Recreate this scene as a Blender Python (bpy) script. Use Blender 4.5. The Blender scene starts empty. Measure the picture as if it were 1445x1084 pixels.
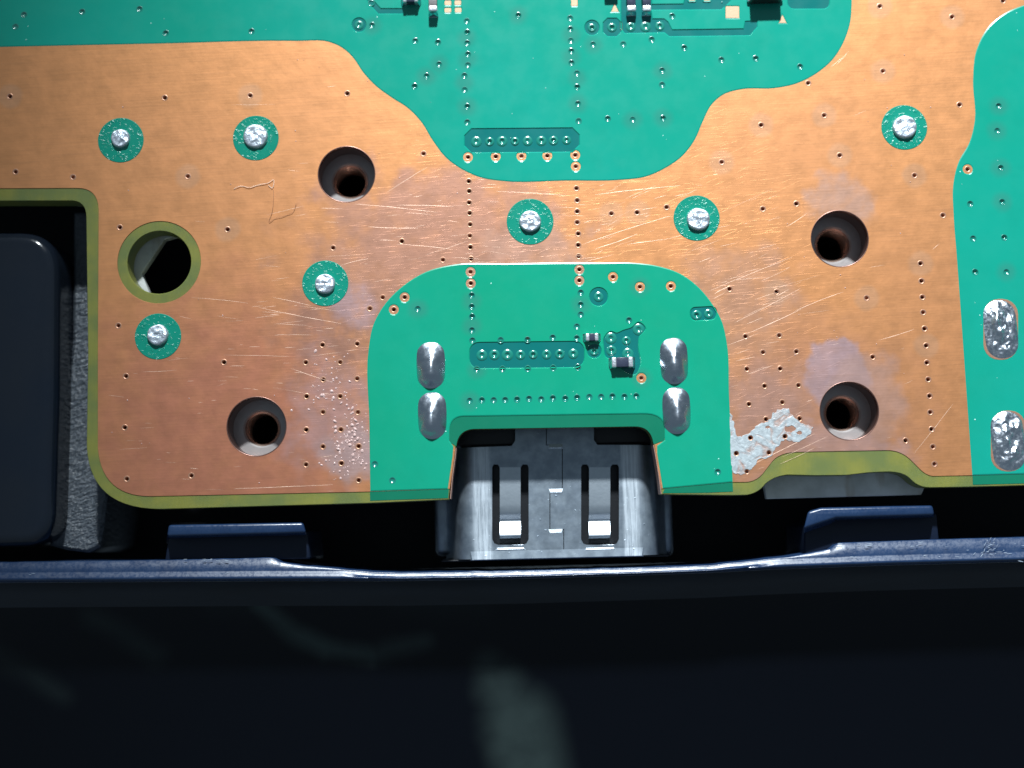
import bpy, math, random
import numpy as np
from mathutils import Matrix, Vector, geometry, noise

random.seed(7)
MM = 0.001
sc = bpy.context.scene
col = sc.collection

# ------------------------------------------------------------------ camera
F_PX, CX, CY = 2000.0, 722.5, 542.0           # photograph pixels (1445 x 1084)
TILT, ROLL, DIST = math.radians(6.0), math.radians(1.4), 88.0
R3 = Matrix.Rotation(TILT, 3, 'X') @ Matrix.Rotation(-ROLL, 3, 'Z')
CAM = Vector((0, -DIST * math.sin(TILT), DIST * math.cos(TILT)))     # mm
cam_data = bpy.data.cameras.new('camera')
cam = bpy.data.objects.new('camera', cam_data); col.objects.link(cam)
cam.matrix_world = Matrix.Translation(CAM * MM) @ R3.to_4x4()
cam_data.sensor_width = 36.0
cam_data.lens = F_PX / 1445 * 36.0
cam_data.clip_start, cam_data.clip_end = 0.002, 10.0
cam_data.dof.use_dof = True
cam_data.dof.focus_distance = (DIST + 0.3) * MM
cam_data.dof.aperture_fstop = 17.0
sc.camera = cam

# ------------------------------------------------------------------ light
w = bpy.data.worlds.new('World'); sc.world = w; w.use_nodes = True
w.node_tree.nodes['Background'].inputs[0].default_value = (0.62, 0.82, 1.0, 1)
w.node_tree.nodes['Background'].inputs[1].default_value = 0.19
ld = bpy.data.lights.new('desk_lamp', 'SPOT')
lamp = bpy.data.objects.new('desk_lamp', ld); col.objects.link(lamp)
LPOS = Vector((12, 322, 250)); LAIM = Vector((19, 5, 0))
lamp.location = LPOS * MM
lamp.rotation_euler = (LAIM - LPOS).to_track_quat('-Z', 'Y').to_euler()
ld.energy = 16.5
ld.color = (0.88, 0.96, 1.0)
ld.spot_size = math.radians(18.0); ld.spot_blend = 1.0
ld.shadow_soft_size = 11.0 * MM
sc.view_settings.view_transform = 'Standard'
sc.view_settings.look = 'None'
sc.view_settings.exposure = 0.0
sc.view_settings.gamma = 1.0
sc.view_settings.use_curve_mapping = False

# ------------------------------------------------------------------ helpers
def P(px, py, z=0.0):
    """photo pixel -> (x, y) in mm on the plane at height z (mm)"""
    d = R3 @ Vector(((px - CX) / F_PX, -(py - CY) / F_PX, -1.0))
    t = (z - CAM.z) / d.z
    return (CAM.x + d.x * t, CAM.y + d.y * t)
def PP(pts, z=0.0): return [P(a, b, z) for a, b in pts]
PXMM = 1445 and F_PX / DIST                    # about 22.7 px per mm
def link(name, me, mat, parent=None, loc=None):
    o = bpy.data.objects.new(name, me); col.objects.link(o)
    if mat and not me.materials: me.materials.append(mat)
    if parent: o.parent = parent
    if loc is not None: o.location = Vector(loc) * MM
    return o
def mesh(name, verts, faces, smooth=False):
    me = bpy.data.meshes.new(name)
    me.from_pydata([tuple(c * MM for c in v) for v in verts], [], faces)
    if smooth: me.polygons.foreach_set('use_smooth', [True] * len(me.polygons))
    me.update(); return me
def tag(o, label, cat, group=None):
    o['label'] = label; o['category'] = cat
    if group: o['group'] = group
    return o
def empty(name, loc=(0, 0, 0)):
    o = bpy.data.objects.new(name, None); col.objects.link(o)
    o.location = Vector(loc) * MM; o.empty_display_size = 0.002
    return o
def area(poly):
    a = np.asarray(poly); x, y = a[:, 0], a[:, 1]
    return 0.5 * float(np.sum(x * np.roll(y, -1) - np.roll(x, -1) * y))
def ccw(poly): return list(poly) if area(poly) > 0 else list(poly)[::-1]
def offset(poly, d):
    """ccw loop moved outwards by d"""
    a = np.asarray(poly, float); n = len(a)
    e = np.roll(a, -1, 0) - a
    l = np.linalg.norm(e, axis=1, keepdims=True); l[l == 0] = 1
    nn = np.stack([e[:, 1], -e[:, 0]], 1) / l
    m = nn + np.roll(nn, 1, 0)
    ml = np.linalg.norm(m, axis=1, keepdims=True); ml[ml < 0.3] = 0.3
    m = m / ml; k = np.clip(2 / ml, 1, 1.6) * 0 + np.clip(1 / np.clip(np.sum(m * nn, 1, keepdims=True), 0.55, 1), 1, 1.8)
    return [tuple(v) for v in a + m * k * d]
def circle(c, r, n=12, ph=0.0):
    return [(c[0] + r * math.cos(2 * math.pi * i / n + ph), c[1] + r * math.sin(2 * math.pi * i / n + ph)) for i in range(n)]
def spline(pts, sub=6, closed=False):
    """Catmull-Rom (centripetal-ish) through the points"""
    n = len(pts); out = []
    rng = range(n) if closed else range(n - 1)
    for i in rng:
        g = lambda k: np.array(pts[k % n] if closed else pts[min(max(k, 0), n - 1)], float)
        p0, p1, p2, p3 = g(i - 1), g(i), g(i + 1), g(i + 2)
        d = max(np.linalg.norm(p2 - p1), 1e-6)
        def tan(a, b, c):
            da, db = max(np.linalg.norm(b - a), 1e-6), max(np.linalg.norm(c - b), 1e-6)
            return ((b - a) / da * db + (c - b) / db * da) / (da + db)
        m1 = tan(p0, p1, p2) if np.linalg.norm(p1 - p0) > 1e-6 else (p2 - p1) / d
        m2 = tan(p1, p2, p3) if np.linalg.norm(p3 - p2) > 1e-6 else (p2 - p1) / d
        for s in range(sub):
            t = s / sub; t2, t3 = t * t, t * t * t
            out.append(tuple((2*t3-3*t2+1)*p1 + (t3-2*t2+t)*m1*d + (-2*t3+3*t2)*p2 + (t3-t2)*m2*d))
    if not closed: out.append(tuple(pts[-1]))
    return out
def inside(pts, poly):
    p = np.asarray(poly); x, y = pts[:, 0], pts[:, 1]; r = np.zeros(len(pts), bool)
    lo, hi = p.min(0), p.max(0)
    idx = np.where((x >= lo[0]) & (x <= hi[0]) & (y >= lo[1]) & (y <= hi[1]))[0]
    if not len(idx): return r
    xs, ys = x[idx], y[idx]; c = np.zeros(len(idx), bool); q = np.roll(p, 1, 0)
    for (ax, ay), (bx, by) in zip(p, q):
        if ay == by: continue
        k = ((ay > ys) != (by > ys)) & (xs < (bx - ax) * (ys - ay) / (by - ay) + ax)
        c ^= k
    r[idx] = c; return r
def fill(outer, holes, extra_edges=()):
    """triangulate outer minus holes -> 2d verts, tris"""
    V, E = [], []
    for lp in [outer] + list(holes):
        b = len(V); V += [Vector(v) for v in lp]; n = len(lp)
        E += [(b + i, b + (i + 1) % n) for i in range(n)]
    for a, c in extra_edges:
        b = len(V); V += [Vector(a), Vector(c)]; E.append((b, b + 1))
    r = geometry.delaunay_2d_cdt(V, E, [], 0, 1e-5)
    v2, tris = np.array([tuple(v) for v in r[0]]), [tuple(f) for f in r[2]]
    cen = np.array([v2[list(f)].mean(0) for f in tris])
    keep = inside(cen, outer)
    for h in holes: keep &= ~inside(cen, h)
    out = []
    for f, k in zip(tris, keep):
        if not k: continue
        if len(f) == 3:
            a, b, c = v2[f[0]], v2[f[1]], v2[f[2]]
            if (b[0]-a[0])*(c[1]-a[1]) - (b[1]-a[1])*(c[0]-a[0]) < 0: f = f[::-1]
        out.append(f)
    return v2, out
def sheet(name, outer, holes, z1, z0, mat, parent, ch=0.03, open_holes=(), bottom=False, slope=False):
    """a flat sheet with chamfered rims. holes: [(loop, z at the foot of its wall)]; open_holes: loops cut without a wall"""
    outer = ccw(outer); holes = [(ccw(h), zb) for h, zb in holes]
    top_o = offset(outer, -ch) if ch else outer
    top_h = [offset(h, ch) if ch else h for h, _ in holes]
    v2, tris = fill(top_o, top_h + [list(h) for h in open_holes])
    V = [(a, b, z1) for a, b in v2]; F = list(tris)
    def wall(loop_t, loop_b, zb, flip):
        n = len(loop_t); b = len(V); rings = [(loop_t, z1)]
        if ch: rings.append((loop_b, z1 - (abs(z1 - zb) * 0.92 if slope else min(ch, abs(z1 - zb) * 0.7))))
        rings.append((loop_b, zb))
        for lp, z in rings: V.extend((x, y, z) for x, y in lp)
        for k in range(len(rings) - 1):
            for i in range(n):
                q = (b + k*n + i, b + k*n + (i+1) % n, b + (k+1)*n + (i+1) % n, b + (k+1)*n + i)
                F.append(q if flip else q[::-1])
    wall(top_o, outer, z0, False)
    for (h, zb), th in zip(holes, top_h): wall(th, h, zb, True)
    if bottom:
        b = len(V); v3, t3 = fill(outer, [h for h, _ in holes])
        V += [(x, y, z0) for x, y in v3]; F += [tuple(b + i for i in f)[::-1] for f in t3]
    return link(name, mesh(name, V, F), mat, parent)
def lathe(name, prof, seg=16, smooth=True):
    V, F = [], []
    for r, z in prof:
        if r <= 1e-6: V.append((0, 0, z))
        else: V += [(r * math.cos(2*math.pi*i/seg), r * math.sin(2*math.pi*i/seg), z) for i in range(seg)]
    b = 0
    for (r0, _), (r1, _) in zip(prof, prof[1:]):
        n0 = 1 if r0 <= 1e-6 else seg; n1 = 1 if r1 <= 1e-6 else seg
        for i in range(seg):
            j = (i + 1) % seg
            if n0 == 1: F.append((b, b + n0 + i, b + n0 + j))
            elif n1 == 1: F.append((b + i, b + n0, b + j)[::1])
            else: F.append((b + i, b + n0 + i, b + n0 + j, b + j))
        b += n0
    return mesh(name, V, F, smooth)
def box(x0, x1, y0, y1, z0, z1):
    V = [(x, y, z) for z in (z0, z1) for y in (y0, y1) for x in (x0, x1)]
    return V, [(0, 2, 3, 1), (4, 5, 7, 6), (0, 1, 5, 4), (2, 6, 7, 3), (0, 4, 6, 2), (1, 3, 7, 5)]
def bevel(o, wdt, seg=3, ang=40):
    m = o.modifiers.new('bevel', 'BEVEL'); m.width = wdt * MM; m.segments = seg
    m.limit_method = 'ANGLE'; m.angle_limit = math.radians(ang)
    o.data.polygons.foreach_set('use_smooth', [True] * len(o.data.polygons))
    return o

# ------------------------------------------------------------------ materials
class NT:
    def __init__(s, name):
        s.m = bpy.data.materials.new(name); s.m.use_nodes = True; s.t = s.m.node_tree
        s.b = s.t.nodes['Principled BSDF']
        tc = s.t.nodes.new('ShaderNodeTexCoord'); mp = s.t.nodes.new('ShaderNodeVectorMath'); mp.operation = 'SCALE'
        mp.inputs[3].default_value = 1000.0
        s.t.links.new(tc.outputs['Object'], mp.inputs[0]); s.co = mp.outputs[0]      # millimetres
        g = s.t.nodes.new('ShaderNodeNewGeometry'); mg = s.t.nodes.new('ShaderNodeVectorMath'); mg.operation = 'SCALE'
        mg.inputs[3].default_value = 1000.0
        s.t.links.new(g.outputs['Position'], mg.inputs[0]); s.wo = mg.outputs[0]
    def put(s, sock, v):
        if isinstance(v, bpy.types.NodeSocket): s.t.links.new(v, sock)
        elif v is not None:
            if hasattr(sock.default_value, '__len__') and len(sock.default_value) == 4 and len(v) == 3: v = (*v, 1)
            sock.default_value = v
    def noise(s, scale, detail=3, rough=0.5, vec=None, stretch=None, rot=0, dist=0):
        n = s.t.nodes.new('ShaderNodeTexNoise'); n.inputs['Scale'].default_value = scale
        n.inputs['Detail'].default_value = detail; n.inputs['Roughness'].default_value = rough; n.inputs['Distortion'].default_value = dist
        v = vec or s.wo
        if stretch:
            m = s.t.nodes.new('ShaderNodeMapping'); m.vector_type = 'TEXTURE'
            m.inputs['Rotation'].default_value = (0, 0, rot); m.inputs['Scale'].default_value = stretch
            s.t.links.new(v, m.inputs[0]); v = m.outputs[0]
        s.t.links.new(v, n.inputs['Vector']); return n.outputs[0]
    def ramp(s, v, a, b, lo=0.0, hi=1.0, smooth=True):
        n = s.t.nodes.new('ShaderNodeMapRange'); n.interpolation_type = 'SMOOTHSTEP' if smooth else 'LINEAR'
        s.put(n.inputs[0], v); n.inputs[1].default_value = a; n.inputs[2].default_value = b
        n.inputs[3].default_value = lo; n.inputs[4].default_value = hi; return n.outputs[0]
    def mth(s, op, a, b=None):
        n = s.t.nodes.new('ShaderNodeMath'); n.operation = op; s.put(n.inputs[0], a)
        if b is not None: s.put(n.inputs[1], b)
        return n.outputs[0]
    def vec(s, op, a, b=None):
        n = s.t.nodes.new('ShaderNodeVectorMath'); n.operation = op; s.put(n.inputs[0], a)
        if b is not None: s.put(n.inputs[1], b)
        return n.outputs['Value'] if op in ('DISTANCE', 'LENGTH', 'DOT_PRODUCT') else n.outputs[0]
    def mix(s, f, a, b):
        n = s.t.nodes.new('ShaderNodeMix'); n.data_type = 'RGBA'
        s.put(n.inputs[0], f); s.put(n.inputs[6], a); s.put(n.inputs[7], b); return n.outputs[2]
    def bump(s, h, strength=0.3, dist=0.02, prev=None):
        n = s.t.nodes.new('ShaderNodeBump'); n.inputs['Strength'].default_value = strength
        n.inputs['Distance'].default_value = dist * MM; s.put(n.inputs['Height'], h)
        if prev: s.t.links.new(prev, n.inputs['Normal'])
        return n.outputs[0]
    def set(s, col=None, rough=None, metal=None, spec=None, normal=None, coat=None, coat_rough=None):
        i = s.b.inputs
        s.put(i['Base Color'], col); s.put(i['Roughness'], rough); s.put(i['Metallic'], metal)
        s.put(i['Specular IOR Level'], spec)
        if normal is not None: s.put(i['Normal'], normal)
        if coat is not None: s.put(i['Coat Weight'], coat)
        if coat_rough is not None: s.put(i['Coat Roughness'], coat_rough)
        return s.m

def halo(n, pts, r0, r1, amt):
    m = None
    flat = n.vec('MULTIPLY', n.wo, (1, 1, 0))
    for p in pts:
        x, y = P(*p); d = n.vec('DISTANCE', flat, (x, y, 0)); m = d if m is None else n.mth('MINIMUM', m, d)
    m = n.mth('ADD', m, n.mth('MULTIPLY', n.noise(1.2, 2), 0.25))
    return n.ramp(m, r0 + 0.12, r1 + 0.12, 0, amt)
# solder mask over copper
def mask_mat(name, a, b, bumpy=0.0, halos=()):
    n = NT(name)
    c = n.mix(n.ramp(n.noise(0.09, 2), 0.3, 0.7), a, b)
    c = n.mix(n.ramp(n.noise(0.45, 5, 0.6), 0.45, 0.8, 0, 0.25), c, tuple(x * 0.8 for x in a))
    if halos: c = n.mix(halo(n, halos, 0.85, 0.25, 0.5), c, (0.035, 0.20, 0.155))
    nm = n.bump(n.noise(1.3, 3), 0.12, 0.03)
    nm = n.bump(n.noise(7, 2), 0.04, 0.004, nm)
    if bumpy: nm = n.bump(n.ramp(n.noise(3.6, 3, 0.55, dist=0.9), 0.52, 0.74), bumpy, 0.10, nm)
    return n.set(c, n.ramp(n.noise(0.7, 4), 0.3, 0.7, 0.22, 0.30), 0.0, 0.45, nm)
M_mask = mask_mat('solder_mask_green', (0.004, 0.288, 0.200), (0.005, 0.302, 0.225), 0, [(731.4, 22), (525, 36), (619.6, 91), (602, 107.6), (659, 54), (660, 85), (655.5, 117), (659.4, 150.6), (805.5, 50), (806.4, 80), (814.5, 110), (815.5, 146.5), (836.8, 63), (934.3, 99.7), (892.7, 169), (935.6, 167), (1409, 149.7), (1407, 184.6), (1412, 237), (1414, 285), (1420, 384)])
M_mask2 = mask_mat('solder_mask_green_lamp_shift', (0.004, 0.292, 0.168), (0.005, 0.302, 0.192), 0, [(589.6, 436), (665.7, 425), (666, 460), (819.5, 430), (903, 405), (672.7, 521.5), (663, 566), (905, 533)])  # same mask, with the lamp's hue shift over this area put into the colour
n = NT('mask_filled_via'); M_viag = n.set((0.004, 0.20, 0.15), 0.22, 0.0, 1.0, None, 1.0, 0.17)
M_mask_rough = mask_mat('solder_mask_ring', (0.004, 0.225, 0.150), (0.005, 0.24, 0.165), 0.36)
M_clear = mask_mat('solder_mask_over_laminate', (0.002, 0.140, 0.130), (0.002, 0.150, 0.140))
M_border = mask_mat('solder_mask_over_bare_edge', (0.004, 0.150, 0.082), (0.006, 0.165, 0.095))

# bare copper
def copper_mat():
    n = NT('bare_copper')
    base = n.mix(n.ramp(n.noise(0.055, 2), 0.35, 0.65), (0.69, 0.305, 0.122), (0.67, 0.295, 0.125))
    def patch(base, px, py, r, colour, amt, soft=0.45, nz=0.5, wob=1.4, sy=1.0):
        x, y = P(px, py)
        wv = n.vec('ADD', n.wo, n.vec('MULTIPLY', n.vec('SUBTRACT', NOI, (0.5, 0.5, 0.5)), (wob * r * 0.9, wob * r * 0.9, 0)))
        d = n.vec('DISTANCE', n.vec('MULTIPLY', wv, (1, sy, 0)), (x, y * sy, 0))
        f = n.ramp(d, r, r * soft, 0, amt)
        f = n.mth('MULTIPLY', f, n.ramp(n.noise(0.8, 4, 0.6), 0.30, 0.60, 1 - nz, 1))
        return n.mix(f, base, colour)
    nn = n.t.nodes.new('ShaderNodeTexNoise'); nn.inputs['Scale'].default_value = 0.55; nn.inputs['Detail'].default_value = 3
    n.t.links.new(n.wo, nn.inputs['Vector']); NOI = nn.outputs['Color']
    pink, lilac, pale = (0.56, 0.215, 0.130), (0.50, 0.33, 0.34), (0.55, 0.39, 0.38)
    base = patch(base, 310, 640, 15, pink, 0.95, 0.25, 0.15, 0.6)
    base = patch(base, 620, 330, 9, (0.44, 0.215, 0.17), 0.7, 0.3, 0.4, 0.8, 1.5)
    base = patch(base, 1150, 600, 9, (0.54, 0.25, 0.15), 0.8, 0.3, 0.2, 0.7)
    base = patch(base, 620, 340, 11, (0.50, 0.25, 0.17), 0.9, 0.35, 0.35, sy=1.8)
    base = patch(base, 470, 460, 4.6, (0.36, 0.19, 0.15), 0.75, 0.3, 0.6)
    base = patch(base, 500, 425, 2.0, lilac, 0.75)
    base = patch(base, 475, 590, 4.8, lilac, 0.55, 0.35, 0.5)
    base = patch(base, 495, 640, 2.6, pale, 0.75)
    base = patch(base, 1180, 525, 2.3, lilac, 0.95, 0.75, 0.15)
    base = patch(base, 1225, 560, 3.0, (0.52, 0.32, 0.27), 0.6, 0.6, 0.2)
    base = patch(base, 1200, 645, 4.3, (0.52, 0.31, 0.27), 0.8, 0.6, 0.2, sy=1.8)
    base = patch(base, 1080, 590, 4.6, (0.50, 0.28, 0.22), 0.8, 0.4, 0.3)
    base = patch(base, 1185, 285, 2.4, (0.50, 0.31, 0.25), 0.75, 0.6, 0.4)
    base = patch(base, 1040, 420, 5.0, (0.52, 0.275, 0.18), 0.8, 0.4, 0.4)
    base = patch(base, 750, 355, 5.0, (0.53, 0.30, 0.22), 0.7, 0.4, 0.4, sy=2.0)
    h = halo(n, [(1074, 176.6), (1163, 163), (1246, 100.5), (1018.4, 229), (1185, 219.5), (1290.6, 247.7), (1343.5, 24), (1241.5, 9), (353, 135), (265, 249), (862.7, 301.6), (899, 300), (1223, 420.6), (1096, 412), (1299, 372), (1307, 488), (321, 324), (14, 136)], 0.95, 0.6, 0.3)
    base = n.mix(h, base, (0.50, 0.33, 0.23))
    # fine grain and brushing
    br = n.noise(1.0, 4, 0.65, stretch=(3.2, 0.11, 1), rot=math.radians(2))
    base = n.mix(n.ramp(br, 0.42, 0.75, 0, 0.20), base, (0.34, 0.165, 0.09))
    base = n.mix(n.ramp(n.noise(26, 2), 0.55, 0.8, 0, 0.22), base, (0.75, 0.45, 0.28))
    base = n.mix(n.ramp(n.noise(11, 5, 0.8), 0.62, 0.84, 0, 0.14), base, (0.26, 0.12, 0.06))
    sc1 = n.ramp(n.noise(1.0, 2, 0.5, stretch=(2.6, 0.045, 1), rot=math.radians(4)), 0.62, 0.72)
    sc2 = n.ramp(n.noise(1.0, 2, 0.5, stretch=(2.2, 0.04, 1), rot=math.radians(23)), 0.66, 0.74)
    # the scratched zone lies around the connector patch
    x, y = P(790, 420); zone = n.ramp(n.vec('DISTANCE', n.vec('MULTIPLY', n.wo, (1, 1.25, 0)), (x, y * 1.25, 0)), 24, 8)
    scr = n.mth('MULTIPLY', n.mth('MAXIMUM', sc1, sc2), zone)
    nm = n.bump(n.noise(34, 3, 0.6), 0.20, 0.007)
    nm = n.bump(br, 0.22, 0.014, nm)
    nm = n.bump(n.noise(0.6, 3), 0.25, 0.09, nm)
    nm = n.bump(scr, 0.40, 0.012, nm)
    return n.set(base, n.ramp(n.noise(0.9, 5, 0.6), 0.3, 0.7, 0.44, 0.51), 0.75, 0.5, nm)
M_copper = copper_mat()
n = NT('plated_copper'); M_plate = n.set(n.mix(n.noise(6, 3), (0.52, 0.26, 0.15), (0.60, 0.34, 0.24)), 0.42, 0.7, 0.5, n.bump(n.noise(12, 3), 0.3, 0.02))
n = NT('edge_plating_pink'); M_pink = n.set((0.48, 0.28, 0.22), 0.45, 0.4, 0.5, n.bump(n.noise(7, 3), 0.4, 0.04))
n = NT('hole_plating'); M_hole = n.set(n.mix(n.noise(4, 3), (0.20, 0.105, 0.085), (0.25, 0.14, 0.115)), 0.35, 0.8, 0.5, n.bump(n.noise(8, 3), 0.2, 0.02))
n = NT('burnished_scratch'); M_scr = n.set((0.80, 0.56, 0.43), 0.5, 0.6, 0.5)
n = NT('glass_epoxy_laminate')
g = n.noise(1.0, 3, 0.6, stretch=(0.16, 2.5, 1))
M_lam = n.set(n.mix(n.ramp(n.noise(0.5, 3), 0.3, 0.7), n.mix(g, (0.185, 0.190, 0.040), (0.235, 0.230, 0.052)), (0.135, 0.165, 0.052)), 0.42, 0, 0.4, n.bump(g, 0.2, 0.03))
n.b.inputs['Subsurface Weight'].default_value = 0.25; n.b.inputs['Subsurface Radius'].default_value = (0.6*MM, 0.6*MM, 0.2*MM); n.b.inputs['Subsurface Scale'].default_value = 1.0
n = NT('solder'); M_sol = n.set(n.mix(n.noise(1.2, 3), (0.48, 0.53, 0.60), (0.60, 0.65, 0.72)), n.ramp(n.noise(3, 3), 0.3, 0.7, 0.18, 0.28), 1.0, 0.5, n.bump(n.noise(3.5, 3), 0.15, 0.08))
n = NT('rough_solder'); M_solr = n.set(n.mix(n.noise(3, 3), (0.55, 0.60, 0.68), (0.74, 0.78, 0.84)), n.ramp(n.noise(5, 3), 0.3, 0.7, 0.22, 0.45), 1.0, 0.5, n.bump(n.noise(2.2, 3, 0.55, dist=0.6), 0.45, 0.12))
n = NT('pin_tin'); M_pin = n.set(n.mix(n.noise(4, 3), (0.50, 0.56, 0.64), (0.70, 0.76, 0.83)), n.ramp(n.noise(6, 3), 0.3, 0.7, 0.32, 0.55), 0.75, 0.5, n.bump(n.noise(3.0, 3, 0.6, dist=1.0), 0.75, 0.10))
n = NT('smeared_solder')
th = n.ramp(n.noise(1.1, 5, 0.60, dist=0.8), 0.28, 0.50)
M_smear = n.set(n.mix(th, (0.52, 0.33, 0.27), n.mix(n.noise(3, 3), (0.46, 0.51, 0.54), (0.58, 0.63, 0.65))), n.ramp(n.noise(4, 4), 0.3, 0.7, 0.4, 0.6), 0.55, 0.5, n.bump(th, 0.4, 0.03, n.bump(n.noise(1.8, 5, 0.6, dist=1.2), 0.4, 0.08)))
n = NT('flux'); M_flux = n.set((0.56, 0.38, 0.35), 0.2, 0.0, 0.6, n.bump(n.noise(9, 2), 0.3, 0.03))
n = NT('gold_pad'); M_gold = n.set(n.mix(n.noise(5, 3), (0.56, 0.36, 0.22), (0.62, 0.41, 0.26)), 0.5, 0.3, 0.5, n.bump(n.noise(10, 2), 0.2, 0.02))
n = NT('ceramic_dark'); M_cer = n.set(n.mix(n.noise(5, 3), (0.022, 0.026, 0.048), (0.05, 0.06, 0.10)), 0.3, 0, 0.5, n.bump(n.noise(8, 3), 0.3, 0.03))
n = NT('ceramic_grey'); M_cerg = n.set(n.mix(n.noise(5, 3), (0.16, 0.15, 0.15), (0.24, 0.22, 0.21)), 0.4, 0, 0.5, n.bump(n.noise(8, 3), 0.3, 0.03))
n = NT('epoxy_black'); M_epx = n.set(n.mix(n.noise(5, 3), (0.012, 0.013, 0.014), (0.02, 0.021, 0.022)), 0.45, 0, 0.4, n.bump(n.noise(9, 3), 0.3, 0.03))
n = NT('tinned_terminal'); M_term = n.set(n.mix(n.noise(5, 3), (0.70, 0.74, 0.80), (0.85, 0.88, 0.92)), 0.33, 0.75, 0.5, n.bump(n.noise(7, 3), 0.5, 0.06))
n = NT('connector_steel')
nm = n.bump(n.noise(9, 3, 0.6), 0.12, 0.012); nm = n.bump(n.ramp(n.noise(4.0, 2), 0.68, 0.80), 0.30, 0.05, nm)
nm = n.bump(n.noise(1.0, 3, stretch=(0.14, 3.0, 1)), 0.22, 0.03, nm)
sx_ = n.t.nodes.new('ShaderNodeSeparateXYZ'); n.t.links.new(n.co, sx_.inputs[0])
ax = n.mth('ABSOLUTE', n.mth('ADD', sx_.outputs[0], n.mth('MULTIPLY', n.mth('SUBTRACT', n.noise(1.0, 3, stretch=(0.3, 4.0, 1)), 0.5), 0.5)))
sheen_bands = n.mth('MULTIPLY', n.ramp(ax, 4.05, 4.35), n.ramp(ax, 5.5, 5.0))  # bright highlight bands near the shell's bends, painted into the steel colour
sheen_bands = n.mth('MULTIPLY', sheen_bands, n.ramp(n.noise(1.0, 4, 0.7, stretch=(0.09, 2.5, 1)), 0.3, 0.65, 0.35, 1.0))
M_steel = n.set(n.mix(sheen_bands, n.mix(n.ramp(n.noise(1.4, 4, 0.6), 0.3, 0.75), (0.27, 0.32, 0.38), (0.38, 0.44, 0.50)), (0.68, 0.75, 0.82)), n.ramp(n.noise(1.2, 3), 0.3, 0.7, 0.43, 0.52), n.ramp(sheen_bands, 0, 1, 0.95, 0.55), 0.5, nm)
n = NT('contact_spring'); M_spring = n.set(n.mix(n.noise(3, 3), (0.46, 0.52, 0.58), (0.58, 0.64, 0.70)), 0.42, 0.9, 0.5, n.bump(n.noise(6, 3), 0.2, 0.03))
n = NT('black_plastic'); M_blk = n.set(n.mix(n.noise(3, 3), (0.010, 0.011, 0.013), (0.016, 0.017, 0.020)), 0.42, 0, 0.4, n.bump(n.noise(8, 3), 0.3, 0.04))
n = NT('shield_zinc')
zc = n.mix(n.ramp(n.noise(0.8, 4), 0.3, 0.7), (0.56, 0.57, 0.55), (0.72, 0.73, 0.72))
zc = n.mix(n.ramp(n.noise(0.35, 3, stretch=(0.6, 2.0, 1)), 0.52, 0.66, 0, 0.6), zc, (0.34, 0.25, 0.15))
M_zinc = n.set(zc, n.ramp(n.noise(4, 3), 0.3, 0.7, 0.3, 0.5), 0.1, 0.5, n.bump(n.noise(5, 4), 0.3, 0.05))
n = NT('thread_metal'); M_thr = n.set(n.mix(n.noise(2, 3), (0.88, 0.62, 0.50), (0.94, 0.70, 0.58)), 0.25, 0.9, 0.5)
n = NT('standoff_metal'); M_std = n.set(n.mix(n.noise(2, 3), (0.42, 0.38, 0.37), (0.52, 0.48, 0.47)), 0.42, 0.5, 0.5, n.bump(n.noise(6, 3), 0.2, 0.03))
n = NT('case_blue_black')
M_case = n.set(n.mix(n.ramp(n.noise(0.7, 4), 0.3, 0.7), (0.010, 0.027, 0.074), (0.016, 0.038, 0.094)), n.ramp(n.noise(5, 4, 0.7), 0.3, 0.7, 0.22, 0.40), 0, 0.5,
               n.bump(n.noise(1.0, 4, 0.6, stretch=(0.5, 0.2, 1)), 0.16, 0.04))
n = NT('case_shadow_navy'); M_dark = n.set((0.006, 0.011, 0.026), 0.4, 0, 0.3, n.bump(n.noise(2, 3), 0.2, 0.05))
n = NT('case_inner_black'); M_inner = n.set((0.008, 0.009, 0.012), 0.6, 0, 0.3, n.bump(n.noise(4, 3), 0.3, 0.05))
n = NT('case_textured')
M_tex = n.set(n.mix(n.noise(4, 3), (0.055, 0.068, 0.085), (0.12, 0.14, 0.165)), 0.28, 0, 0.8, n.bump(n.noise(3.4, 3, 0.6, stretch=(1.6, 0.7, 1), rot=0.5), 1.0, 0.35))
n = NT('module_black'); M_mod = n.set(n.mix(n.ramp(n.noise(0.15, 2), 0.3, 0.7), (0.007, 0.012, 0.022), (0.010, 0.014, 0.022)), n.ramp(n.noise(2, 3), 0.3, 0.7, 0.14, 0.20), 0, 0.5,
               n.bump(n.noise(5, 3), 0.15, 0.03))

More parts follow.
